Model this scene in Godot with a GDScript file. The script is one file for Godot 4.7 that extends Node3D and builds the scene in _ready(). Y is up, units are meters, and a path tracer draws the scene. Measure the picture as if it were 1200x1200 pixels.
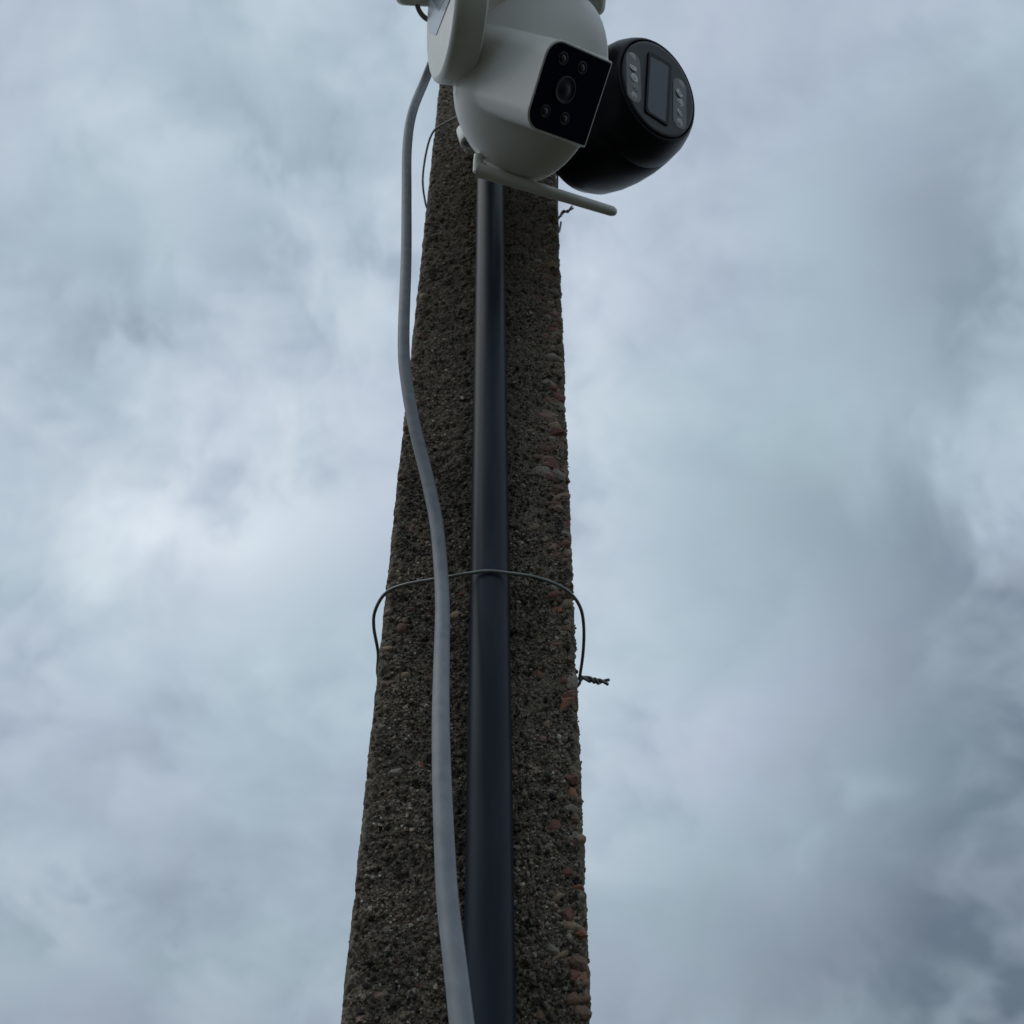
extends Node3D
# A twin-lens security camera hung on an old rough concrete post under an overcast sky, seen from below.

const EYE := Vector3(0, 1.55, 0)
const TILT := 40.6          # degrees the photographer looks up
const U := 0.0001924        # one working unit of the security camera's drawing, in metres
const HUNG := Vector3(0.0282, 2.25, -0.36)
const X0 := -0.0738         # the post's faces
const X1 := 0.0366
const Z0 := -0.594
const Z1 := -0.484
const TOP := 2.75

var rng := RandomNumberGenerator.new()
var rough_noise := FastNoiseLite.new()
var pit_noise := FastNoiseLite.new()
var lump_noise := FastNoiseLite.new()
var tone_noise := FastNoiseLite.new()
var head_basis: Basis


func _ready() -> void:
	rng.seed = 4711
	head_basis = Basis(Vector3.RIGHT, deg_to_rad(TILT)) * Basis(Vector3.BACK, 0.00714)
	make_view()
	make_ground()
	make_post()
	make_pipe()
	make_ties()
	make_cable()
	make_security_camera()


# ---------------------------------------------------------------- view, sky, light

func make_view() -> void:
	var cam := Camera3D.new()
	cam.name = "view_camera"
	cam.transform = Transform3D(head_basis, EYE)
	cam.fov = 53.13
	cam.near = 0.05
	cam.far = 2000.0
	var lens := CameraAttributesPhysical.new()
	lens.frustum_focal_length = 24.0
	lens.frustum_focus_distance = 0.56
	lens.exposure_aperture = 20.0
	cam.attributes = lens
	add_child(cam)
	cam.fov = 53.13
	cam.current = true

	var e := Environment.new()
	e.background_mode = Environment.BG_SKY
	e.tonemap_mode = Environment.TONE_MAPPER_LINEAR
	e.tonemap_exposure = 1.0
	e.sdfgi_enabled = true
	e.ssao_enabled = true
	e.ssil_enabled = true
	var pan := PanoramaSkyMaterial.new()
	pan.panorama = make_sky()
	var sky := Sky.new()
	sky.sky_material = pan
	e.sky = sky
	var we := WorldEnvironment.new()
	we.name = "world_environment"
	we.environment = e
	add_child(we)

	var sun := DirectionalLight3D.new()
	sun.name = "veiled_sun"
	sun.light_energy = 0.22
	sun.light_color = Color(1.0, 0.99, 0.97)
	sun.light_angular_distance = 45.0
	sun.shadow_enabled = true
	sun.transform = Transform3D(Basis.looking_at(Vector3(0.68, -0.75, -0.10)), Vector3(0, 20, 0))
	add_child(sun)


func srgb(r: float, g: float, b: float) -> Vector3:
	var c := Color(r / 255.0, g / 255.0, b / 255.0).srgb_to_linear()
	return Vector3(c.r, c.g, c.b)


func make_sky() -> ImageTexture:
	var w := 2048
	var h := 1024
	var big := FastNoiseLite.new()
	big.seed = 12
	big.noise_type = FastNoiseLite.TYPE_SIMPLEX_SMOOTH
	big.frequency = 1.5
	big.fractal_octaves = 3
	var fine := FastNoiseLite.new()
	fine.seed = 31
	fine.noise_type = FastNoiseLite.TYPE_SIMPLEX_SMOOTH
	fine.frequency = 4.4
	fine.fractal_octaves = 5
	fine.fractal_gain = 0.56
	var wisp := FastNoiseLite.new()
	wisp.seed = 52
	wisp.noise_type = FastNoiseLite.TYPE_SIMPLEX_SMOOTH
	wisp.frequency = 8.5
	wisp.fractal_octaves = 5
	wisp.fractal_gain = 0.55
	var tint := FastNoiseLite.new()
	tint.seed = 77
	tint.noise_type = FastNoiseLite.TYPE_SIMPLEX_SMOOTH
	tint.frequency = 2.6
	tint.fractal_octaves = 3
	# thin and thick places of the cloud deck: azimuth, elevation, the two half widths (degrees), how much brighter
	var places := [
		[-21.5, 36.6, 5.6, 3.8, 0.36], [-14.0, 41.6, 6.0, 4.6, 0.18], [-29.9, 41.5, 7.0, 3.6, 0.12], [6.8, 46.1, 3.3, 14.1, 0.15],
		[-13.6, 51.5, 4.2, 5.0, 0.1], [-25.4, 58.7, 4.8, 1.8, -0.2], [-31.7, 47.9, 3.1, 1.8, -0.22], [-21.7, 53.0, 2.7, 2.0, -0.2],
		[-13.3, 55.9, 2.3, 2.0, -0.12], [-15.6, 21.3, 9.6, 5.1, -0.14], [-23.5, 16.8, 2.4, 2.2, 0.16], [36.2, 49.3, 4.8, 5.6, -0.28],
		[34.6, 45.6, 2.2, 1.9, -0.15], [27.5, 32.2, 5.5, 9.1, -0.34], [34.0, 35.0, 1.3, 2.6, 0.1], [25.0, 20.0, 8.5, 8.5, -0.5],
		[17.9, 15.5, 11.0, 4.9, -0.26], [19.7, 38.1, 4.6, 3.3, -0.1], [8.2, 25.0, 2.7, 6.2, 0.07], [20.4, 23.1, 2.6, 1.6, 0.14],
		[43.4, 57.3, 3.6, 2.5, 0.08], [-35.6, 54.8, 5.1, 2.3, 0.07]]
	var steps := [0.0, 0.25, 0.5, 0.7, 1.0]
	var tones := [srgb(110, 126, 142), srgb(146, 161, 176), srgb(172, 188, 203), srgb(192, 206, 219), srgb(221, 233, 241)]
	var img := Image.create(w, h, false, Image.FORMAT_RGBF)
	var ground := Color(0.06, 0.06, 0.055)
	for y in h:
		var el: float = PI / 2 - (y + 0.5) / h * PI
		if el < -0.03:
			img.fill_rect(Rect2i(0, y, w, h - y), ground)
			break
		var ce := cos(el)
		var se := sin(el)
		var eld := rad_to_deg(el)
		var low := lerpf(0.72, 1.0, smoothstep(0.0, 30.0, eld))      # an overcast sky is dimmer towards the horizon
		for x in w:
			var az: float = wrapf((x + 0.5) / w * TAU, -PI, PI)
			var azd := rad_to_deg(az)
			var d := Vector3(sin(az) * ce, se, -cos(az) * ce)
			var k := 1.0 / (maxf(d.y, 0.0) + 0.45)
			var px := d.x * k
			var pz := d.z * k * 0.9
			var n1 := big.get_noise_2d(px, pz)
			var n2 := fine.get_noise_2d(px + n1 * 0.3, pz + 5.0)
			var n3 := wisp.get_noise_3d(d.x + n2 * 0.05, d.y, d.z)
			n3 = minf(n3, 0.0) * 1.35 + maxf(n3, 0.0) * 0.9
			var t := 0.545 + n1 * 0.1 + n2 * 0.1 + n3 * (0.17 + 0.16 * n1)
			if absf(azd) < 70.0:
				var wob := n2 * 3.0 + n3 * 3.0
				for p in places:
					var dx: float = (azd - p[0]) * ce + wob
					var dy: float = eld - p[1] + n2 * 2.0 - n3 * 3.0
					var q: float = dx * dx / (p[2] * p[2]) + dy * dy / (p[3] * p[3])
					if q < 9.0:
						t += p[4] * exp(-0.9 * q) * 0.85
			t = clampf(t, 0.0, 1.0)
			var i := 0
			while i < 3 and t > steps[i + 1]:
				i += 1
			var c: Vector3 = tones[i].lerp(tones[i + 1], (t - steps[i]) / (steps[i + 1] - steps[i]))
			var hue := tint.get_noise_2d(px + 9.0, pz)
			c *= Vector3(1.0 - hue * 0.045, 1.0 + hue * 0.022, 1.0 - hue * 0.02)
			c *= low
			img.set_pixel(x, y, Color(c.x, c.y, c.z))
	return ImageTexture.create_from_image(img)


# ---------------------------------------------------------------- small helpers

func ramp(stops: Array) -> Gradient:
	var g := Gradient.new()
	var at := PackedFloat32Array()
	var col := PackedColorArray()
	for s in stops:
		at.append(s[0])
		col.append(s[1].linear_to_srgb())
	g.offsets = at
	g.colors = col
	return g


func noise_tex(freq: float, octaves: int, sd: int, stops: Array, size := 512, kind := FastNoiseLite.TYPE_SIMPLEX_SMOOTH) -> NoiseTexture2D:
	var n := FastNoiseLite.new()
	n.noise_type = kind
	n.seed = sd
	n.frequency = freq
	n.fractal_octaves = octaves
	var t := NoiseTexture2D.new()
	t.width = size
	t.height = size
	t.seamless = true
	t.noise = n
	if stops.size():
		t.color_ramp = ramp(stops)
	return t


func plain(col: Color, rough: float, metal := 0.0) -> StandardMaterial3D:
	var m := StandardMaterial3D.new()
	m.albedo_color = col.linear_to_srgb()
	m.roughness = rough
	m.metallic = metal
	return m


# a plain colour broken up by faint dust and wear, in the object's own axes
func worn(a: Color, b: Color, rough: float, per_metre: float, sd: int) -> StandardMaterial3D:
	var m := StandardMaterial3D.new()
	m.albedo_texture = noise_tex(0.012, 5, sd, [[0.25, a], [0.75, b]])
	m.uv1_triplanar = true
	m.uv1_scale = Vector3.ONE * per_metre
	m.roughness = rough
	return m


func put(called: String, mesh: Mesh, m: Material, parent: Node3D) -> MeshInstance3D:
	var o := MeshInstance3D.new()
	o.name = called
	o.mesh = mesh
	if m:
		o.material_override = m
	parent.add_child(o, true)
	return o


func thing(called: String, label: String, category: String, at: Vector3, group := "") -> Node3D:
	var o := Node3D.new()
	o.name = called
	o.position = at
	add_child(o, true)
	o.set_meta("label", label)
	o.set_meta("category", category)
	if group:
		o.set_meta("group", group)
	return o


func begin() -> SurfaceTool:
	var st := SurfaceTool.new()
	st.begin(Mesh.PRIMITIVE_TRIANGLES)
	return st


func tri(st: SurfaceTool, a: Vector3, b: Vector3, c: Vector3, out: Vector3) -> void:
	if (b - a).cross(c - a).dot(out) > 0.0:
		var s := b
		b = c
		c = s
	st.add_vertex(a)
	st.add_vertex(b)
	st.add_vertex(c)


func quad(st: SurfaceTool, a: Vector3, b: Vector3, c: Vector3, d: Vector3, out: Vector3) -> void:
	tri(st, a, b, c, out)
	tri(st, a, c, d, out)


func finish(st: SurfaceTool) -> ArrayMesh:
	st.generate_normals()
	st.index()
	return st.commit()


# a convex outline in the plane of ex and ey, swept from back to front along n, its front edge chamfered
func prism(st: SurfaceTool, pts: PackedVector2Array, c: Vector3, ex: Vector3, ey: Vector3, n: Vector3, back: float, front: float, cham := 0.0) -> void:
	var mid := Vector2.ZERO
	for p in pts:
		mid += p / pts.size()
	var k := pts.size()
	var inner := PackedVector2Array()
	for p in pts:
		inner.append(p - (p - mid).normalized() * cham)
	var at := func(p: Vector2, d: float) -> Vector3: return c + ex * p.x + ey * p.y + n * d
	var cm: Vector3 = at.call(mid, 0.0)
	for i in k:
		var j := (i + 1) % k
		st.set_smooth_group(1)
		var a: Vector3 = at.call(pts[i], back)
		var b: Vector3 = at.call(pts[j], back)
		var d: Vector3 = at.call(pts[j], front - cham)
		var e: Vector3 = at.call(pts[i], front - cham)
		var out := (a + b) / 2 - cm
		out -= n * out.dot(n)
		quad(st, a, b, d, e, out)
		if cham > 0.0:
			st.set_smooth_group(2)
			quad(st, e, d, at.call(inner[j], front), at.call(inner[i], front), out.normalized() + n)
		st.set_smooth_group(3)
		tri(st, at.call(mid, front), at.call(inner[i], front), at.call(inner[j], front), n)
		st.set_smooth_group(4)
		tri(st, at.call(mid, back), a, b, -n)


# outline with its own radius at each corner (clockwise from the first), corners given in order
func rounded(corners: Array, radii: Array, steps := 8) -> PackedVector2Array:
	var out := PackedVector2Array()
	var k := corners.size()
	for i in k:
		var p: Vector2 = corners[i]
		var a: Vector2 = (corners[(i + k - 1) % k] - p).normalized()
		var b: Vector2 = (corners[(i + 1) % k] - p).normalized()
		var half := acos(clampf(a.dot(b), -1, 1)) / 2
		var r: float = radii[i]
		var reach := r / tan(half)
		var centre: Vector2 = p + (a + b).normalized() * r / sin(half)
		var from := (p + a * reach - centre).angle()
		var to := (p + b * reach - centre).angle()
		var turn := wrapf(to - from, -PI, PI)
		for s in steps + 1:
			out.append(centre + Vector2.from_angle(from + turn * s / steps) * r)
	return out


# lathe: profile points are (radius, distance along n); a point given twice makes a hard edge
func lathe(st: SurfaceTool, profile: Array, c: Vector3, n: Vector3, around := 48, lean := Vector3.ZERO) -> void:
	var ex := (Vector3.UP if absf(n.y) < 0.9 else Vector3.RIGHT).cross(n).normalized()
	var ey := n.cross(ex)
	var group := 1
	var mid: Vector3 = c + n * (profile[0].y + profile[-1].y) / 2
	for i in profile.size() - 1:
		var p: Vector2 = profile[i]
		var q: Vector2 = profile[i + 1]
		if p.is_equal_approx(q):
			group += 1
			continue
		st.set_smooth_group(group)
		for s in around:
			var u := ex * cos(TAU * s / around) + ey * sin(TAU * s / around)
			var v := ex * cos(TAU * (s + 1) / around) + ey * sin(TAU * (s + 1) / around)
			# the profile runs from back to front, so outwards is to its right
			var out := (u + v) / 2 * (q.y - p.y) - n * (q.x - p.x)
			var a := c + u * p.x + (n + lean) * p.y
			var b := c + v * p.x + (n + lean) * p.y
			var d := c + v * q.x + (n + lean) * q.y
			var e := c + u * q.x + (n + lean) * q.y
			if p.x > 1e-7:
				tri(st, a, b, d if q.x > 1e-7 else e, out)
			if q.x > 1e-7:
				tri(st, a, d, e, out)


# a smooth line through the points
func spline(pts: Array, per := 10) -> PackedVector3Array:
	var out := PackedVector3Array()
	var k := pts.size()
	for i in k - 1:
		var a: Vector3 = pts[maxi(i - 1, 0)]
		var b: Vector3 = pts[i]
		var c: Vector3 = pts[i + 1]
		var d: Vector3 = pts[mini(i + 2, k - 1)]
		for s in per:
			out.append(b.cubic_interpolate(c, a, d, float(s) / per))
	out.append(pts[k - 1])
	return out


func tube(st: SurfaceTool, line: PackedVector3Array, r: float, sides := 12, r_end := -1.0, flat := 1.0) -> void:
	var k := line.size()
	var up := Vector3.ZERO
	var rings := []
	for i in k:
		var t := (line[mini(i + 1, k - 1)] - line[maxi(i - 1, 0)]).normalized()
		if i == 0:
			up = t.cross(Vector3.RIGHT if absf(t.x) < 0.8 else Vector3.UP).normalized()
		up = (up - t * up.dot(t)).normalized()
		var side := t.cross(up)
		var rr := r if r_end < 0 else lerpf(r, r_end, float(i) / (k - 1))
		var ring := []
		for s in sides:
			ring.append(line[i] + (up * cos(TAU * s / sides) * flat + side * sin(TAU * s / sides)) * rr)
		rings.append(ring)
	st.set_smooth_group(1)
	for i in k - 1:
		for s in sides:
			var s2 := (s + 1) % sides
			quad(st, rings[i][s], rings[i][s2], rings[i + 1][s2], rings[i + 1][s], rings[i][s] + rings[i][s2] - line[i] * 2)
	st.set_smooth_group(2)
	for s in sides:
		tri(st, line[0], rings[0][s], rings[0][(s + 1) % sides], line[0] - line[1])
		tri(st, line[k - 1], rings[k - 1][s], rings[k - 1][(s + 1) % sides], line[k - 1] - line[k - 2])


# a closed surface where the field is zero: one vertex per crossed cell, pulled onto the surface
func nets(field: Callable, lo: Vector3, hi: Vector3, cell: float) -> ArrayMesh:
	var n := Vector3i(((hi - lo) / cell).ceil()) + Vector3i.ONE
	var val := PackedFloat32Array()
	val.resize(n.x * n.y * n.z)
	var at := 0
	for z in n.z:
		for y in n.y:
			var x := 0
			while x < n.x:
				var v: float = field.call(lo + Vector3(x, y, z) * cell)
				var skip := maxi(1, int(absf(v) / cell * 0.6) - 1)   # far from the surface the field says how far
				for s in mini(skip, n.x - x):
					val[at + s] = v
				at += mini(skip, n.x - x)
				x += skip
	var row := n.x
	var slab := n.x * n.y
	var offs := [0, 1, row, row + 1, slab, slab + 1, slab + row, slab + row + 1]
	var ids := {}
	var verts := PackedVector3Array()
	var norms := PackedVector3Array()
	for z in n.z - 1:
		for y in n.y - 1:
			for x in n.x - 1:
				var b := x + y * row + z * slab
				var m := 0
				for i in 8:
					if val[b + offs[i]] < 0.0:
						m += 1
				if m == 0 or m == 8:
					continue
				var p := lo + (Vector3(x, y, z) + Vector3.ONE * 0.5) * cell
				var g := Vector3.ZERO
				for pass_no in 3:
					var h := cell * 0.15
					var v: float = field.call(p)
					g = Vector3(field.call(p + Vector3(h, 0, 0)) - v, field.call(p + Vector3(0, h, 0)) - v, field.call(p + Vector3(0, 0, h)) - v) / h
					if g.length_squared() < 0.01:
						break
					p -= g * (v / g.length_squared())
				ids[b] = verts.size()
				verts.append(p)
				norms.append(g.normalized())
	var idx := PackedInt32Array()
	for b in ids:
		for ax in 3:
			var s: int = [1, row, slab][ax]
			var s1: int = [row, slab, 1][ax]
			var s2: int = [slab, 1, row][ax]
			if b + s >= val.size() or (val[b] < 0.0) == (val[b + s] < 0.0):
				continue
			if not (ids.has(b - s1) and ids.has(b - s2) and ids.has(b - s1 - s2)):
				continue
			var q := [ids[b], ids[b - s1], ids[b - s1 - s2], ids[b - s2]]
			if val[b] < 0.0:
				q.reverse()
			idx.append_array([q[0], q[1], q[2], q[0], q[2], q[3]])
	var arr := []
	arr.resize(Mesh.ARRAY_MAX)
	arr[Mesh.ARRAY_VERTEX] = verts
	arr[Mesh.ARRAY_NORMAL] = norms
	arr[Mesh.ARRAY_INDEX] = idx
	var mesh := ArrayMesh.new()
	mesh.add_surface_from_arrays(Mesh.PRIMITIVE_TRIANGLES, arr)
	return mesh


# ---------------------------------------------------------------- ground

func make_ground() -> void:
	var pm := PlaneMesh.new()
	pm.size = Vector2(900, 900)
	pm.subdivide_width = 60
	pm.subdivide_depth = 60
	var m := StandardMaterial3D.new()
	m.albedo_texture = noise_tex(0.02, 5, 5, [[0.2, Color(0.018, 0.022, 0.011)], [0.55, Color(0.032, 0.034, 0.017)], [0.8, Color(0.05, 0.04, 0.026)]])
	m.uv1_triplanar = true
	m.uv1_world_triplanar = true
	m.uv1_scale = Vector3.ONE * 0.6
	m.roughness = 0.95
	var o := put("ground", pm, m, self)
	o.set_meta("kind", "structure")


# ---------------------------------------------------------------- the concrete post

func relief(p: Vector3, n: Vector2) -> float:
	# height of the weathered face above its plane, in metres
	var a := rough_noise.get_noise_3dv(p)
	var b := pit_noise.get_noise_3dv(p)
	var c := lump_noise.get_noise_3dv(p)
	var d := a * 0.0013 + c * 0.0012
	if p.x < X0 + 0.004 and p.z > Z1 - 0.01:
		d *= 0.45
	elif p.x > X1 - 0.003 and p.z > Z1 - 0.01:
		d *= 0.55
	if b > 0.25:
		d -= (b - 0.25) * 0.006                   # blow holes
	# the right front arris has lost its skin: stones stand out of deep hollows
	var edge := clampf((p.x - (X1 - 0.014)) / 0.012, 0.0, 1.0) * clampf((p.z - (Z1 - 0.02)) / 0.015, 0.0, 1.0)
	if edge > 0.0:
		d -= edge * maxf(0.0, pit_noise.get_noise_3d(p.x * 0.45 + 3.0, p.y * 0.45, p.z * 0.45) + 0.1) * 0.0045
	return d


# the point on the post's outline at s metres along it, with its normal (starts mid back, runs by the left side to the front)
func outline(s: float) -> PackedVector2Array:
	var r := 0.0045
	var w := X1 - X0 - 2 * r
	var dp := Z1 - Z0 - 2 * r
	var arc := PI / 2 * r
	var c := [Vector2(X0 + r, Z0 + r), Vector2(X0 + r, Z1 - r), Vector2(X1 - r, Z1 - r), Vector2(X1 - r, Z0 + r)]
	var legs := [dp, arc, w, arc, dp, arc, w, arc]
	s = fposmod(s, 2 * (w + dp) + 4 * arc)
	var i := 0
	while s > legs[i]:
		s -= legs[i]
		i += 1
	var f: float = s / legs[i]
	match i:
		0: return PackedVector2Array([Vector2(X0, lerpf(Z0 + r, Z1 - r, f)), Vector2(-1, 0)])
		2: return PackedVector2Array([Vector2(lerpf(X0 + r, X1 - r, f), Z1), Vector2(0, 1)])
		4: return PackedVector2Array([Vector2(X1, lerpf(Z1 - r, Z0 + r, f)), Vector2(1, 0)])
		6: return PackedVector2Array([Vector2(lerpf(X1 - r, X0 + r, f), Z0), Vector2(0, -1)])
	var n := Vector2.ZERO
	match i:
		1: n = Vector2(-cos(f * PI / 2), sin(f * PI / 2))
		3: n = Vector2(sin(f * PI / 2), cos(f * PI / 2))
		5: n = Vector2(cos(f * PI / 2), -sin(f * PI / 2))
		7: n = Vector2(-sin(f * PI / 2), -cos(f * PI / 2))
	var k: Vector2 = [c[1], c[1], c[2], c[2], c[3], c[3], c[0], c[0]][i]
	return PackedVector2Array([k + n * r, n])


func make_post() -> void:
	for q in [[rough_noise, 260.0, 4, 3], [pit_noise, 150.0, 2, 8], [lump_noise, 55.0, 2, 15], [tone_noise, 22.0, 3, 21]]:
		q[0].noise_type = FastNoiseLite.TYPE_SIMPLEX
		q[0].frequency = q[1]
		q[0].fractal_octaves = q[2]
		q[0].seed = q[3]
	var post := thing("concrete_post", "tall square post of rough brown-grey concrete with pebbles showing along its right edge", "post", Vector3((X0 + X1) / 2, 0, (Z0 + Z1) / 2))
	var off := -post.position

	# body: rings of points round the outline, close together where the post is seen near to
	var r := 0.0045
	var depth := Z1 - Z0 - 2 * r
	var width := X1 - X0 - 2 * r
	var total := 2 * (depth + width) + TAU * r
	var front0 := depth + PI / 2 * r
	var along := PackedFloat32Array()
	var s := 0.0
	while s < total - 0.0004:
		along.append(s)
		var near := s > front0 - 0.02 and s < front0 + width + 0.03
		s += 0.0011 if near else 0.0022
	var levels := PackedFloat32Array()
	var y := 0.0
	while y < TOP:
		levels.append(y)
		y += 0.008 if y < 1.55 else 0.00125
	levels.append(TOP)
	var k := along.size()
	var rim := []
	for a in along:
		rim.append(outline(a))
	var verts := PackedVector3Array()
	for yy in levels:
		for o in rim:
			var p := Vector3(o[0].x, yy, o[0].y)
			var d := relief(p, o[1])
			verts.append(p + Vector3(o[1].x, 0, o[1].y) * d + off)
	var norms := PackedVector3Array()
	norms.resize(verts.size())
	var idx := PackedInt32Array()
	var rows := levels.size()
	for j in rows:
		for i in k:
			var l := verts[j * k + (i + k - 1) % k]
			var rr := verts[j * k + (i + 1) % k]
			var dn := verts[maxi(j - 1, 0) * k + i]
			var up := verts[mini(j + 1, rows - 1) * k + i]
			norms[j * k + i] = (rr - l).cross(up - dn).normalized()
			if j < rows - 1:
				var i2 := (i + 1) % k
				idx.append_array([j * k + i, (j + 1) * k + i, (j + 1) * k + i2, j * k + i, (j + 1) * k + i2, j * k + i2])
	# a flat top
	var mid := verts.size()
	verts.append(Vector3(0, TOP, 0))
	norms.append(Vector3.UP)
	for i in k:
		idx.append_array([mid, (rows - 1) * k + (i + 1) % k, (rows - 1) * k + i])
	var arr := []
	arr.resize(Mesh.ARRAY_MAX)
	arr[Mesh.ARRAY_VERTEX] = verts
	arr[Mesh.ARRAY_NORMAL] = norms
	arr[Mesh.ARRAY_INDEX] = idx
	var mesh := ArrayMesh.new()
	mesh.add_surface_from_arrays(Mesh.PRIMITIVE_TRIANGLES, arr)
	var m := StandardMaterial3D.new()
	m.albedo_texture = noise_tex(0.03, 6, 40, [[0.2, Color(0.05, 0.041, 0.03)], [0.5, Color(0.135, 0.108, 0.076)], [0.8, Color(0.27, 0.216, 0.155)]], 1024)
	m.uv1_triplanar = true
	m.uv1_scale = Vector3.ONE * 14.0
	m.roughness = 0.95
	put("body", mesh, m, post)
	make_grains(post, total, front0, width)
	make_stones(post)


# an irregular crushed grain: a jittered twenty- or eighty-sided ball
func grain(fine: bool, sd: int, jitter: float, smooth: bool) -> ArrayMesh:
	var g := RandomNumberGenerator.new()
	g.seed = sd
	var f := (1.0 + sqrt(5.0)) / 2.0
	var v: Array[Vector3] = [Vector3(-1, f, 0), Vector3(1, f, 0), Vector3(-1, -f, 0), Vector3(1, -f, 0), Vector3(0, -1, f), Vector3(0, 1, f), Vector3(0, -1, -f), Vector3(0, 1, -f), Vector3(f, 0, -1), Vector3(f, 0, 1), Vector3(-f, 0, -1), Vector3(-f, 0, 1)]
	var t := [[0, 11, 5], [0, 5, 1], [0, 1, 7], [0, 7, 10], [0, 10, 11], [1, 5, 9], [5, 11, 4], [11, 10, 2], [10, 7, 6], [7, 1, 8], [3, 9, 4], [3, 4, 2], [3, 2, 6], [3, 6, 8], [3, 8, 9], [4, 9, 5], [2, 4, 11], [6, 2, 10], [8, 6, 7], [9, 8, 1]]
	if fine:
		var mids := {}
		var t2 := []
		for q in t:
			var e := []
			for i in 3:
				var a: int = q[i]
				var b: int = q[(i + 1) % 3]
				var key := Vector2i(mini(a, b), maxi(a, b))
				if not mids.has(key):
					mids[key] = v.size()
					v.append((v[a].normalized() + v[b].normalized()) / 2)
				e.append(mids[key])
			t2.append_array([[q[0], e[0], e[2]], [q[1], e[1], e[0]], [q[2], e[2], e[1]], [e[0], e[1], e[2]]])
		t = t2
	for i in v.size():
		v[i] = v[i].normalized() * (1.0 + g.randf_range(-jitter, jitter))
	# a few flats, as a broken stone has
	for c in (7 if fine else 4):
		var n := Vector3(g.randf_range(-1, 1), g.randf_range(-1, 1), g.randf_range(-1, 1)).normalized()
		for i in v.size():
			var over := v[i].dot(n) - (0.74 if fine else 0.72)
			if over > 0:
				v[i] -= n * over
	var st := begin()
	st.set_smooth_group(1 if smooth else 0xFFFFFFFF)
	for q in t:
		tri(st, v[q[0]], v[q[1]], v[q[2]], v[q[0]] + v[q[1]] + v[q[2]])
	st.generate_normals()
	return st.commit()


func stone_colour(kind: String) -> Color:
	var c: Color = {"r": Color(0.2, 0.09, 0.065), "p": Color(0.28, 0.175, 0.135), "o": Color(0.3, 0.135, 0.075), "t": Color(0.3, 0.22, 0.14), "g": Color(0.27, 0.235, 0.185), "b": Color(0.19, 0.115, 0.075)}[kind]
	return c


func make_grains(post: Node3D, total: float, front0: float, width: float) -> void:
	var off := -post.position
	var m := StandardMaterial3D.new()
	m.vertex_color_use_as_albedo = true
	m.albedo_texture = noise_tex(0.05, 4, 60, [[0.2, Color(0.55, 0.55, 0.55)], [0.8, Color(1, 1, 1)]], 256)
	m.uv1_triplanar = true
	m.uv1_scale = Vector3.ONE * 0.6
	m.roughness = 0.85
	for kind in 4:
		var mm := MultiMesh.new()
		mm.transform_format = MultiMesh.TRANSFORM_3D
		mm.use_colors = true
		mm.mesh = grain(false, 100 + kind, 0.3, false)
		mm.instance_count = 36000
		for i in mm.instance_count:
			var pick := rng.randf()
			var s := 0.0
			if pick < 0.66:
				s = front0 - 0.004 + rng.randf() * (width + 0.008)
			elif pick < 0.93:
				s = front0 + width * 0.5 + (rng.randf() - 0.5) * (width + 0.17)
			else:
				s = rng.randf() * total
			var o := outline(s)
			var y := rng.randf_range(1.5, TOP - 0.02)
			if rng.randf() < 0.35:
				y = rng.randf_range(1.6, 2.0)
			var p := Vector3(o[0].x, y, o[0].y)
			var n := Vector3(o[1].x, 0, o[1].y)
			var size := 0.00036 + 0.0009 * pow(rng.randf(), 2.6)
			if rng.randf() < 0.025:
				size = rng.randf_range(0.0014, 0.0022)
			var b := Basis(Vector3(rng.randf_range(-1, 1), rng.randf_range(-1, 1), rng.randf_range(-1, 1)).normalized(), rng.randf() * TAU)
			b = Basis.from_scale(Vector3.ONE - n.abs() * 0.3) * (b * Basis.from_scale(Vector3(1, rng.randf_range(0.65, 1), rng.randf_range(0.6, 1)) * size))
			var sunk := 0.0                      # the arrises were cast smooth
			if (p.x < X0 + 0.006 or p.x > X1 - 0.004) and p.z > Z1 - 0.012:
				sunk = 1.1 if o[1].y < 0.95 else 0.45
			var skin := tone_noise.get_noise_3d(p.x * 0.8 + 4.0, p.y * 0.7, p.z) + 0.75 * smoothstep(1.95, 2.3, y)
			if skin > 0.45 and rng.randf() < 0.75:
				sunk += 0.8                      # the cement skin is still whole here
			p += n * (relief(p, o[1]) + size * (rng.randf_range(-0.4, 0.35) - sunk)) + off
			mm.set_instance_transform(i, Transform3D(b, p))
			var tone := 0.85 + 0.75 * tone_noise.get_noise_3dv(p)
			var c := Color(0.175, 0.139, 0.097)
			var h := rng.randf()
			if h < 0.3:
				c = Color(0.04, 0.033, 0.024)
			elif h > 0.98:
				c = Color(0.65, 0.6, 0.53)
			elif h > 0.9:
				c = Color(0.49, 0.415, 0.315)
			elif h > 0.86:
				c = stone_colour(["r", "b", "p"][rng.randi() % 3])
			elif h > 0.6:
				c = Color(0.295, 0.237, 0.168)
			mm.set_instance_color(i, Color(c.r * tone, c.g * tone, c.b * tone))
		var o2 := MultiMeshInstance3D.new()
		o2.name = "sand_grains"
		o2.multimesh = mm
		o2.material_override = m
		o2.set_meta("kind", "stuff")
		post.add_child(o2, true)


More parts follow.
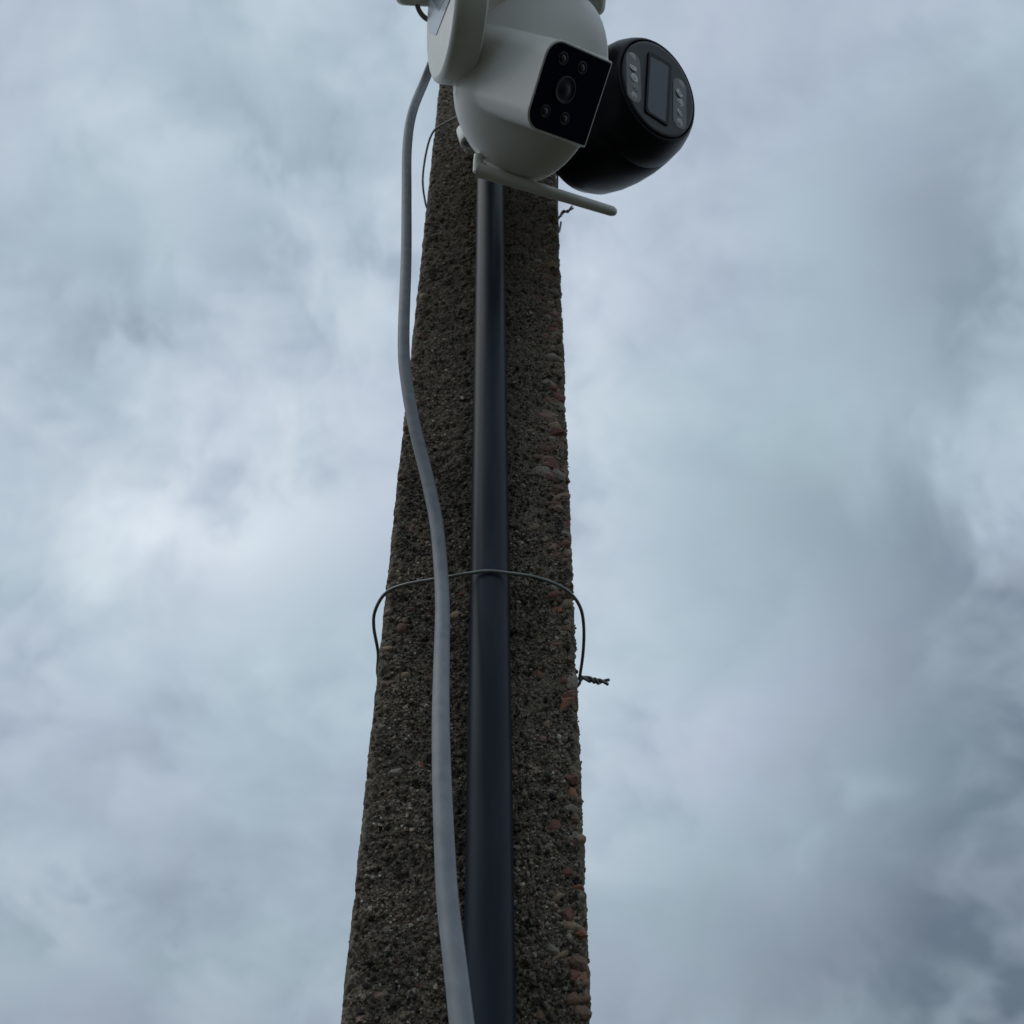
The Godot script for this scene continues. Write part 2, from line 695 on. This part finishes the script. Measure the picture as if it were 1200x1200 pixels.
func make_stones(post: Node3D) -> void:
	var off := -post.position
	var shapes := []
	for i in 7:
		shapes.append(grain(true, 340 + i, 0.14, i % 4 == 0))
	var mats := {}
	for kind in ["r", "p", "o", "t", "g", "b"]:
		var list := []
		for v in 2:
			var c := stone_colour(kind)
			var a := c * 0.62
			var b := c * 1.15
			var m := worn(Color(a.r, a.g, a.b), Color(b.r, b.g, b.b), 0.8, 0.9, 500 + mats.size() * 3 + v)
			m.albedo_texture.noise.frequency = 0.03
			m.albedo_texture.width = 128
			m.albedo_texture.height = 128
			list.append(m)
		mats[kind] = list
	# the larger pebbles that can be picked out on the front: tone, x and height (mm), half width and half height (mm)
	var seen := [
		["p", 29.6, 2051, 7.5, 7.5], ["r", 31.8, 2072, 3.5, 4.3], ["p", 33.5, 2025, 3.7, 5.9], ["r", 31.3, 2005, 4.1, 4.9], ["r", 21.9, 2005, 3.3, 3.4],
		["p", 23.4, 1938, 4.7, 3.0], ["t", 13.7, 1953, 3.4, 2.7], ["g", -61.6, 1950, 2.4, 2.0], ["r", -68.3, 1921, 3.0, 2.6], ["o", 26.0, 1892, 4.9, 3.9],
		["r", 26.2, 1902, 5.5, 3.4], ["o", 31.4, 1829, 5.3, 6.5], ["g", 33.7, 1844, 2.8, 4.6], ["t", -31.3, 1886, 2.9, 4.1], ["t", -57.8, 1817, 2.7, 3.5],
		["g", -58.8, 1789, 3.9, 3.1], ["o", -45.9, 1793, 2.6, 2.9], ["p", 22.4, 1792, 3.1, 2.8], ["o", 32.0, 1778, 2.6, 3.2], ["t", -56.9, 1750, 3.3, 2.1],
		["o", 33.2, 1732, 2.8, 2.4], ["r", 29.4, 1739, 3.7, 2.5], ["t", 22.6, 1726, 2.8, 2.2], ["t", 30.6, 1714, 5.9, 2.1], ["o", 33.6, 1710, 2.4, 2.3],
		["g", 20.1, 1702, 3.3, 2.4], ["b", 26.2, 1697, 3.1, 2.6], ["r", 28.6, 1691, 3.1, 2.7], ["o", 33.6, 1690, 2.7, 3.3], ["p", -57.8, 1682, 2.6, 2.5],
		["g", -42.0, 1684, 2.1, 2.0], ["b", 13.5, 1675, 2.4, 2.4], ["b", 20.2, 1900, 3.2, 2.7], ["g", 15.1, 1771, 1.9, 1.8], ["b", 26.7, 1972, 3.7, 3.6],
		["r", 33.3, 1958, 3.2, 5.5], ["b", 29.0, 2133, 3.7, 4.3], ["b", 27.5, 2189, 3.9, 4.2], ["b", -62.5, 1878, 3.1, 3.2], ["t", -68.5, 1864, 2.4, 2.8]]
	for i in 255:
		var y := rng.randf_range(1560, 2400)
		var x := 0.0
		var pick := rng.randf()
		if pick < 0.58:
			x = 36.0 - 18.0 * pow(rng.randf(), 1.7)
		elif pick < 0.7:
			x = -73.0 + 9.0 * pow(rng.randf(), 1.5)
		else:
			x = rng.randf_range(-72, 35)
		var big := rng.randf_range(1.5, 2.7) * (1.35 if pick < 0.58 else 1.0) * (1.3 if y > 1950 else 1.0)
		seen.append([["r", "b", "t", "g", "p", "b", "g", "t", "b"][rng.randi() % 9], x, y, big * rng.randf_range(0.85, 1.3), big * rng.randf_range(0.7, 1.1)])
	for q in seen:
		var x: float = q[1] / 1000.0
		var p := Vector3(x, q[2] / 1000.0, Z1)
		var rr := Vector3(q[3], q[4], minf(q[3], q[4])) / 1000.0 * 1.4
		var o := MeshInstance3D.new()
		o.name = "pebble"
		o.mesh = shapes[rng.randi() % shapes.size()]
		o.material_override = mats[q[0]][rng.randi() % 2]
		var turn := Basis(Vector3.BACK, rng.randf_range(-0.6, 0.6)) * Basis.from_scale(rr * Vector3(rng.randf_range(0.85, 1.2), rng.randf_range(0.8, 1.1), 1.0)) * Basis(Vector3(rng.randf(), rng.randf(), rng.randf()).normalized(), rng.randf() * TAU)
		p.x = minf(p.x, X1 - rr.x * rng.randf_range(0.95, 1.15))
		p.x = maxf(p.x, X0 + rr.x * 1.02)
		p.z += minf(relief(p, Vector2(0, 1)), 0.0005) - rr.z * rng.randf_range(0.5, 0.76)
		o.transform = Transform3D(turn, p + off)
		post.add_child(o, true)


# ---------------------------------------------------------------- pipe, ties, cable

func make_pipe() -> void:
	var base := Vector3(0.0229, 0.0, -0.4725)
	var t := thing("conduit_pipe", "dark blue-grey plastic conduit pipe running straight up the front of the concrete post", "pipe", base)
	var axis := (Vector3(-0.0203, 2.323, -0.4705) - base).normalized()
	var m := worn(Color(0.0095, 0.015, 0.024), Color(0.021, 0.029, 0.04), 0.4, 5.0, 70)
	m.metallic_specular = 0.3
	m.uv1_scale = Vector3(9, 1.2, 9)
	var st := begin()
	var r := 0.0113
	var length := 2.47
	lathe(st, [Vector2(0, 0), Vector2(r, 0), Vector2(r, 0), Vector2(r, length * 0.25), Vector2(r, length * 0.5), Vector2(r, length * 0.75), Vector2(r, length), Vector2(r, length), Vector2(r - 0.0012, length), Vector2(r - 0.0012, length), Vector2(r - 0.0012, length - 0.05), Vector2(0, length - 0.05)], Vector3.ZERO, axis, 40)
	put("tube", finish(st), m, t)


func make_ties() -> void:
	var m := worn(Color(0.15, 0.16, 0.15), Color(0.28, 0.285, 0.265), 0.42, 8.0, 80)
	m.metallic = 0.35
	var low := thing("tie_wire", "thin dark wire looped round post and pipe at mid height, twisted at right", "wire", Vector3(-0.0184, 1.901, -0.539), "wires tied round the post")
	var up := thing("tie_wire", "thin wire loop high on the post, its front hidden behind the security camera", "wire", Vector3(-0.0184, 2.444, -0.539), "wires tied round the post")
	var ring := [
		Vector3(0.0446, 1.9010, -0.5751), Vector3(0.0452, 1.9010, -0.5447), Vector3(0.0440, 1.9012, -0.5163), Vector3(0.0407, 1.9012, -0.4958), Vector3(0.0335, 1.9010, -0.4806), Vector3(0.0223, 1.9010, -0.4708),
		Vector3(0.0100, 1.9005, -0.4645), Vector3(-0.0027, 1.8993, -0.4602), Vector3(-0.0130, 1.8988, -0.4580), Vector3(-0.0244, 1.8995, -0.4612), Vector3(-0.0386, 1.9010, -0.4675), Vector3(-0.0610, 1.9010, -0.4742),
		Vector3(-0.0730, 1.9010, -0.4827), Vector3(-0.0807, 1.9010, -0.4999), Vector3(-0.0834, 1.9010, -0.5179), Vector3(-0.0835, 1.9010, -0.5464), Vector3(-0.0860, 1.9005, -0.5740), Vector3(-0.0800, 1.9, -0.5965),
		Vector3(-0.05, 1.899, -0.5975), Vector3(0.0, 1.899, -0.5975), Vector3(0.034, 1.9, -0.5965), Vector3(0.0440, 1.9008, -0.5835), Vector3(0.0450, 1.9012, -0.5765)]
	wire_loop(low, ring, 0.00102, m)
	twist(low, [Vector3(0.0445, 1.901, -0.5755), Vector3(0.0500, 1.9016, -0.5765), Vector3(0.0570, 1.9012, -0.5785), Vector3(0.0634, 1.9003, -0.5798)], 0.0011, 5.0, m)
	var ring2 := [
		Vector3(0.0470, 2.4365, -0.5880), Vector3(0.0447, 2.4245, -0.5915), Vector3(0.0425, 2.432, -0.575), Vector3(0.0410, 2.436, -0.530), Vector3(0.0375, 2.434, -0.4835), Vector3(0.012, 2.430, -0.4700), Vector3(-0.008, 2.429, -0.4590), Vector3(-0.022, 2.428, -0.4565), Vector3(-0.034, 2.426, -0.4590), Vector3(-0.0510, 2.4225, -0.4695),
		Vector3(-0.0629, 2.4220, -0.4760), Vector3(-0.0742, 2.4215, -0.4840), Vector3(-0.0820, 2.4275, -0.5060), Vector3(-0.0885, 2.4380, -0.5420), Vector3(-0.0884, 2.4440, -0.5699), Vector3(-0.0849, 2.4440, -0.5824), Vector3(-0.072, 2.444, -0.597),
		Vector3(-0.04, 2.443, -0.598), Vector3(0.01, 2.443, -0.598), Vector3(0.038, 2.444, -0.596), Vector3(0.0470, 2.4465, -0.5865)]
	wire_loop(up, ring2, 0.0010, m)
	twist(up, [Vector3(0.0468, 2.4440, -0.5862), Vector3(0.0500, 2.4490, -0.5845), Vector3(0.0545, 2.4475, -0.5825), Vector3(0.0590, 2.4500, -0.5805)], 0.0009, 3.0, m)


func wire_loop(t: Node3D, pts: Array, r: float, m: Material) -> void:
	var moved := []
	for p in pts:
		moved.append(p - t.position)
	var st := begin()
	tube(st, spline(moved, 10), r, 10)
	put("loop", finish(st), m, t)


func twist(t: Node3D, pts: Array, r: float, turns: float, m: Material) -> void:
	var moved := []
	for p in pts:
		moved.append(p - t.position)
	var line := spline(moved, 14)
	var st := begin()
	for strand in 2:
		var path := PackedVector3Array()
		for i in line.size():
			var f := float(i) / (line.size() - 1)
			var tan_ := (line[mini(i + 1, line.size() - 1)] - line[maxi(i - 1, 0)]).normalized()
			var a := tan_.cross(Vector3.UP).normalized()
			var b := tan_.cross(a)
			var ang := TAU * turns * 0.5 * (f + 0.06 * sin(f * 11.0)) + PI * strand
			path.append(line[i] + (a * cos(ang) + b * sin(ang)) * r * (0.9 + (0.9 * f * f if strand else 0.15 * sin(f * 17.0))) + Vector3(0, sin(f * 9.0), 0) * r * 0.5)
		tube(st, path, r, 8)
	put("twist", finish(st), m, t)


func make_cable() -> void:
	var pts := [
		Vector3(-0.040, 2.388, -0.342), Vector3(-0.058, 2.440, -0.395), Vector3(-0.0790, 2.432, -0.439), Vector3(-0.0880, 2.385, -0.4455), Vector3(-0.0895, 2.337, -0.45), Vector3(-0.085, 2.2649, -0.452), Vector3(-0.0792, 2.1831, -0.45),
		Vector3(-0.0733, 2.0819, -0.446), Vector3(-0.0683, 2.0421, -0.448), Vector3(-0.0612, 2.0066, -0.4515), Vector3(-0.0518, 1.9696, -0.456), Vector3(-0.0443, 1.9347, -0.457), Vector3(-0.04, 1.9018, -0.455),
		Vector3(-0.0367, 1.8669, -0.447), Vector3(-0.0336, 1.816, -0.425), Vector3(-0.031, 1.7769, -0.405), Vector3(-0.0285, 1.7458, -0.392), Vector3(-0.026, 1.7191, -0.382), Vector3(-0.0224, 1.6852, -0.371),
		Vector3(-0.0186, 1.6617, -0.362), Vector3(-0.0148, 1.6381, -0.353), Vector3(-0.0109, 1.6129, -0.345), Vector3(-0.002, 1.5, -0.32), Vector3(0.01, 1.2, -0.31), Vector3(0.015, 0.6, -0.33), Vector3(0.02, 0.12, -0.36), Vector3(0.05, 0.012, -0.42), Vector3(0.2, 0.009, -0.5)]
	var base := Vector3(0.02, 0.0, -0.36)
	var t := thing("power_cable", "loose grey round cable hanging from the security camera in front of the post", "cable", base)
	var moved := []
	for p in pts:
		moved.append(p - base)
	var st := begin()
	tube(st, spline(moved, 12), 0.004, 20)
	var m := worn(Color(0.17, 0.183, 0.2), Color(0.225, 0.238, 0.254), 0.5, 14.0, 90)
	m.metallic_specular = 0.4
	put("sheath", finish(st), m, t)


# ---------------------------------------------------------------- the security camera

func loc(v: Vector3) -> Vector3:
	return head_basis * (v * U)


func smin(a: float, b: float, k: float) -> float:
	var h := maxf(k - absf(a - b), 0.0) / k
	return minf(a, b) - h * h * k * 0.25


func make_security_camera() -> void:
	var t := thing("security_camera", "white and black twin-lens security camera hanging in front of the top of the post", "security camera", HUNG)
	var white := worn(Color(0.76, 0.75, 0.7), Color(0.84, 0.82, 0.775), 0.38, 6.0, 200)
	var black := plain(Color(0.003, 0.0035, 0.006), 0.36)
	var dark_ring := plain(Color(0.009, 0.011, 0.016), 0.42)
	var glossy := plain(Color(0.002, 0.004, 0.014), 0.28)
	glossy.metallic_specular = 0.22
	black.metallic_specular = 0.34
	var glass := plain(Color(0.05, 0.066, 0.09), 0.2)

	# housing that carries the heads, its arm back to the post
	var st := begin()
	box(st, Vector3(-0.0885, 2.346, -0.3445) - HUNG, Vector3(0.0705, 2.402, -0.225) - HUNG, 0.003, 2.6)
	put("housing", finish(st), white, t)
	st = begin()
	box(st, Vector3(-0.045, 2.372, -0.482) - HUNG, Vector3(0.008, 2.397, -0.343) - HUNG, 0.004)
	put("mounting_arm", finish(st), white, t)

	# white head: a ball and its neck, with a square barrel
	var e1 := Vector3(226.9, -5.4, -197.9).normalized()
	var e2 := Vector3(-92.8, -271.1, -99.2)
	e2 = (e2 - e1 * e2.dot(e1)).normalized()
	var n := e2.cross(e1).normalized()
	var face := Vector3(40.9, -77.6, 200.0)
	var field := func(p: Vector3) -> float:
		var q := p - Vector3(-31, 67, -125)
		var w := p - face
		var a := w.dot(e1)
		q.z /= lerpf(0.74, 1.0, smoothstep(-130.0, 110.0, a))     # flatter on the hub's side
		var ball := (q.length() - 351.0) * 0.8
		var b := w.dot(e2)
		var c := w.dot(n)
		var r := 62.0 if a < 0 else 12.0
		var qx := absf(a) - 150.0 + r
		var qy := absf(b) - 150.0 + r
		var flat := minf(maxf(qx, qy), 0.0) + Vector2(maxf(qx, 0), maxf(qy, 0)).length() - r
		var deep := absf(c + 232.0) - 228.0
		var barrel := minf(maxf(flat, deep), 0.0) + Vector2(maxf(flat, 0), maxf(deep, 0)).length()
		ball = -smin(-ball, 149.0 - a, 22.0)      # the ball is cut flat where it meets the black head
		ball = maxf(ball, c + 7.0)
		return smin(ball, barrel, 7.0)
	var shell := nets(field, Vector3(-420, -330, -520), Vector3(300, 460, 340), 9.0)
	var head := put("white_head", shell, white, t)
	head.transform = Transform3D(head_basis * Basis.from_scale(Vector3.ONE * U), Vector3.ZERO)

	var fx := loc(e1) / U
	var fy := loc(e2) / U
	var fn := loc(n) / U
	var fc := loc(face)
	var corners := [Vector2(-151, -151) * U, Vector2(151, -151) * U, Vector2(151, 151) * U, Vector2(-151, 151) * U]
	st = begin()
	prism(st, rounded(corners, [64 * U, 9 * U, 9 * U, 64 * U]), fc, fx, fy, fn, -12 * U, 2 * U, 3 * U)
	put("bezel", finish(st), white, t)
	corners = [Vector2(-144, -144) * U, Vector2(143, -144) * U, Vector2(143, 144) * U, Vector2(-144, 144) * U]
	st = begin()
	prism(st, rounded(corners, [58 * U, 5 * U, 5 * U, 58 * U]), fc, fx, fy, fn, -4 * U, 5 * U, 1.5 * U)
	var plate := put("front_plate", finish(st), glossy, t)
	st = begin()
	var lens_at := fc + fx * (-27 * U) + fy * (-6 * U)
	lathe(st, [Vector2(0, 4) * U, Vector2(46, 4) * U, Vector2(46, 4) * U, Vector2(46, 10) * U, Vector2(42, 12) * U, Vector2(38, 9) * U, Vector2(38, 9) * U, Vector2(30, 7) * U, Vector2(15, 12) * U, Vector2(0, 14) * U], lens_at, fn, 40)
	put("lens", finish(st), plain(Color(0.003, 0.004, 0.01), 0.4), plate)
	for q in [Vector2(-76, -97), Vector2(17, -93), Vector2(-83, 81), Vector2(11, 82)]:
		st = begin()
		lathe(st, [Vector2(0, 4) * U, Vector2(22, 4) * U, Vector2(22, 4) * U, Vector2(22, 7) * U, Vector2(19, 8) * U, Vector2(14, 5.5) * U], fc + fx * q.x * U + fy * q.y * U, fn, 24)
		put("led_ring", finish(st), plain(Color(0.008, 0.01, 0.016), 0.5), plate)
		st = begin()
		lathe(st, [Vector2(0, 5) * U, Vector2(13, 5.2) * U, Vector2(11, 9) * U, Vector2(6, 12) * U, Vector2(0, 13) * U], fc + fx * q.x * U + fy * q.y * U, fn, 20)
		put("led", finish(st), plain(Color(0.05, 0.049, 0.042), 0.35), plate)

	# round hub with its film label on the left
	var hn := Vector3(-0.959, 0.006, 0.282).normalized()
	var hx := Vector3.UP.cross(hn).normalized()
	var hy := hn.cross(hx)
	var hc := Vector3(-421, 334, 0)
	st = begin()
	lathe(st, [Vector2(0, -118) * U, Vector2(262, -118) * U, Vector2(270, -110) * U, Vector2(270, -110) * U, Vector2(271, -60) * U, Vector2(271, -18) * U, Vector2(268, -10) * U, Vector2(254, 0) * U, Vector2(250, 1) * U, Vector2(250, 1) * U, Vector2(0, 3) * U], loc(hc), loc(hn) / U, 96)
	var hub := put("hub", finish(st), white, t)
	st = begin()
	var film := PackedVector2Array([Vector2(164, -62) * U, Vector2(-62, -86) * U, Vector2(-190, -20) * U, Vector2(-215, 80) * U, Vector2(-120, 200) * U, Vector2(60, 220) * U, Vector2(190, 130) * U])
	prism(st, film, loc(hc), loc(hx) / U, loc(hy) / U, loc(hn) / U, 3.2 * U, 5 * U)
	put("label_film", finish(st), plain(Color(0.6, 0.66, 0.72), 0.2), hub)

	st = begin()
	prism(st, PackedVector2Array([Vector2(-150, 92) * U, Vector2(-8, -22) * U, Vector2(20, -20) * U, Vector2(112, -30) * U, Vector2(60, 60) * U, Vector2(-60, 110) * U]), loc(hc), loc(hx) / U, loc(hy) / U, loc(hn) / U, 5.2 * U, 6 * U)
	put("painted_reflection", finish(st), plain(Color(0.2, 0.26, 0.33), 0.25), hub)  # dark reflection in the glossy film, painted on as a flat blue-grey patch

	# black head: a ball cut off at its round front
	var bn := Vector3(0.595, 0.147, 0.79).normalized()
	var bx := Vector3.UP.cross(bn).normalized()
	var by := bn.cross(bx)
	var bc := Vector3(422.6, 135, -280)
	var gn := loc(bn) / U
	var gx := loc(bx) / U
	var gy := loc(by) / U
	var gc := loc(bc)
	st = begin()
	lathe(st, [Vector2(0, -470) * U, Vector2(150, -470) * U, Vector2(198, -455) * U, Vector2(232, -400) * U, Vector2(252, -330) * U, Vector2(262, -260) * U, Vector2(264, -190) * U, Vector2(259, -132) * U, Vector2(256, -128) * U, Vector2(256, -128) * U, Vector2(256, -123) * U, Vector2(256, -123) * U, Vector2(257, -119) * U, Vector2(247, -66) * U, Vector2(232, -32) * U, Vector2(218, -10) * U, Vector2(208, 0) * U, Vector2(204, 0) * U, Vector2(204, 0) * U, Vector2(198, -10) * U, Vector2(198, -10) * U, Vector2(0, -10) * U], gc, gn, 96, head_basis * Vector3(0.05, 0.09, 0.0))
	var ball := put("black_head", finish(st), black, t)
	st = begin()
	lathe(st, [Vector2(0, -9) * U, Vector2(196, -9) * U, Vector2(196, -9) * U, Vector2(196, 2) * U, Vector2(192, 5) * U, Vector2(184, 6) * U, Vector2(184, 6) * U, Vector2(0, 4) * U], gc, gn, 72)
	put("front_ring", finish(st), dark_ring, ball)
	st = begin()
	prism(st, rounded([Vector2(-40, 150) * U, Vector2(86, 126) * U, Vector2(26, -156) * U, Vector2(-98, -124) * U], [14 * U, 14 * U, 14 * U, 14 * U]), gc, gx, gy, gn, 2 * U, 12 * U, 3 * U)
	put("window_frame", finish(st), black, ball)
	st = begin()
	prism(st, rounded([Vector2(-36, 124) * U, Vector2(64, 110) * U, Vector2(8, -142) * U, Vector2(-88, -118) * U], [10 * U, 10 * U, 10 * U, 22 * U]), gc, gx, gy, gn, 6 * U, 13 * U, 1 * U)
	put("window", finish(st), glass, ball)
	for strip in [[Vector2(-127, 118), Vector2(-148, -95), 39.0], [Vector2(129, 78), Vector2(94, -146), 39.0]]:
		var a: Vector2 = strip[0]
		var b: Vector2 = strip[1]
		var dir := (a - b).normalized()
		var side := Vector2(dir.y, -dir.x)
		st = begin()
		prism(st, rounded([(a + side * 38) * U, (a - side * 38) * U, (b - side * 38) * U, (b + side * 38) * U], [36 * U, 36 * U, 36 * U, 36 * U]), gc, gx, gy, gn, 2 * U, 7 * U, 2 * U)
		put("light_strip", finish(st), plain(Color(0.17, 0.175, 0.175), 0.15), ball)
		for i in 5:
			var c := a.lerp(b, 0.11 + 0.195 * i)
			st = begin()
			c += Vector2(rng.randf_range(-5, 5), rng.randf_range(-4, 4))
			var f := rng.randf_range(0.8, 1.08)
			lathe(st, [Vector2(0, 6) * U, Vector2(21, 6.6) * U * f, Vector2(18, 9) * U * f, Vector2(13, 9.5) * U * f, Vector2(13, 9.5) * U * f, Vector2(10, 7.5) * U * f, Vector2(6, 11) * U * f, Vector2(0, 12) * U * f], gc + (gx * c.x + gy * c.y) * U, (gn + Vector3(rng.randf_range(-0.25, 0.25), rng.randf_range(-0.25, 0.25), 0.0)).normalized(), 20)
			var bright := rng.randf_range(0.35, 0.9)
			put("led", finish(st), plain(Color(bright, bright, bright * 0.96), 0.2), ball)

	# aerial hinged under the white head
	st = begin()
	tube(st, PackedVector3Array([loc(Vector3(-283, -182, -120)), loc(Vector3(-285, -200, -118)), loc(Vector3(-287, -250, -112))]), 20 * U, 20)
	var root := loc(Vector3(-290, -243, -105))
	tube(st, PackedVector3Array([root, root.lerp(loc(Vector3(228, -405, -95)), 0.04), root.lerp(loc(Vector3(228, -405, -95)), 0.25)]), 30 * U, 20, 24 * U)
	tube(st, PackedVector3Array([root.lerp(loc(Vector3(228, -405, -95)), 0.25), root.lerp(loc(Vector3(228, -405, -95)), 0.6), root.lerp(loc(Vector3(228, -405, -95)), 0.99)]), 24 * U, 20, 19 * U)
	ball_end(st, root.lerp(loc(Vector3(228, -405, -95)), 0.99), 19 * U)
	put("aerial", finish(st), white, t)

	# socket on a short tail behind the hub
	st = begin()
	var tail := [Vector3(-300, 260, -290), Vector3(-335, 120, -270), Vector3(-345, 10, -255), Vector3(-343, -40, -250)]
	var tl := []
	for p in tail:
		tl.append(loc(p))
	tube(st, spline(tl, 8), 12 * U, 12)
	lathe(st, [Vector2(12, -60) * U, Vector2(28, -55) * U, Vector2(30, 40) * U, Vector2(28, 45) * U, Vector2(28, 45) * U, Vector2(19, 45) * U, Vector2(19, 45) * U, Vector2(18, 10) * U, Vector2(0, 10) * U], loc(Vector3(-340, -68, -246)), (head_basis * Vector3(0.2, -0.72, 0.66)).normalized(), 24)
	put("cable_socket", finish(st), plain(Color(0.68, 0.68, 0.66), 0.45), t)

	# thin loop of lead behind the hub
	st = begin()
	var lead := [Vector3(-490, 560, -240), Vector3(-527, 500, -245), Vector3(-530, 450, -250), Vector3(-500, 405, -250), Vector3(-440, 380, -245)]
	var ll := []
	for p in lead:
		ll.append(loc(p))
	tube(st, spline(ll, 8), 10 * U, 10)
	put("lead", finish(st), plain(Color(0.16, 0.17, 0.15), 0.5), t)


func ball_end(st: SurfaceTool, c: Vector3, r: float) -> void:
	lathe(st, [Vector2(0, -r), Vector2(r * 0.7, -r * 0.7), Vector2(r * 0.98, 0), Vector2(r * 0.7, r * 0.7), Vector2(r * 0.35, r * 0.92), Vector2(0, r)], c, (head_basis * Vector3(0.92, -0.38, 0.0)).normalized(), 20)


func box(st: SurfaceTool, lo: Vector3, hi: Vector3, r: float, turn := 0.0) -> void:
	var b := Basis(Vector3.UP, deg_to_rad(turn))
	var c := (lo + hi) / 2
	var h := (hi - lo) / 2
	var pts := rounded([Vector2(-h.x, -h.z), Vector2(h.x, -h.z), Vector2(h.x, h.z), Vector2(-h.x, h.z)], [r * 2, r * 2, r * 2, r * 2], 6)
	prism(st, pts, c, b.x, b.z, Vector3.UP, 0.0, h.y, r)
	prism(st, pts, c, b.x, b.z, Vector3.DOWN, 0.0, h.y, r)
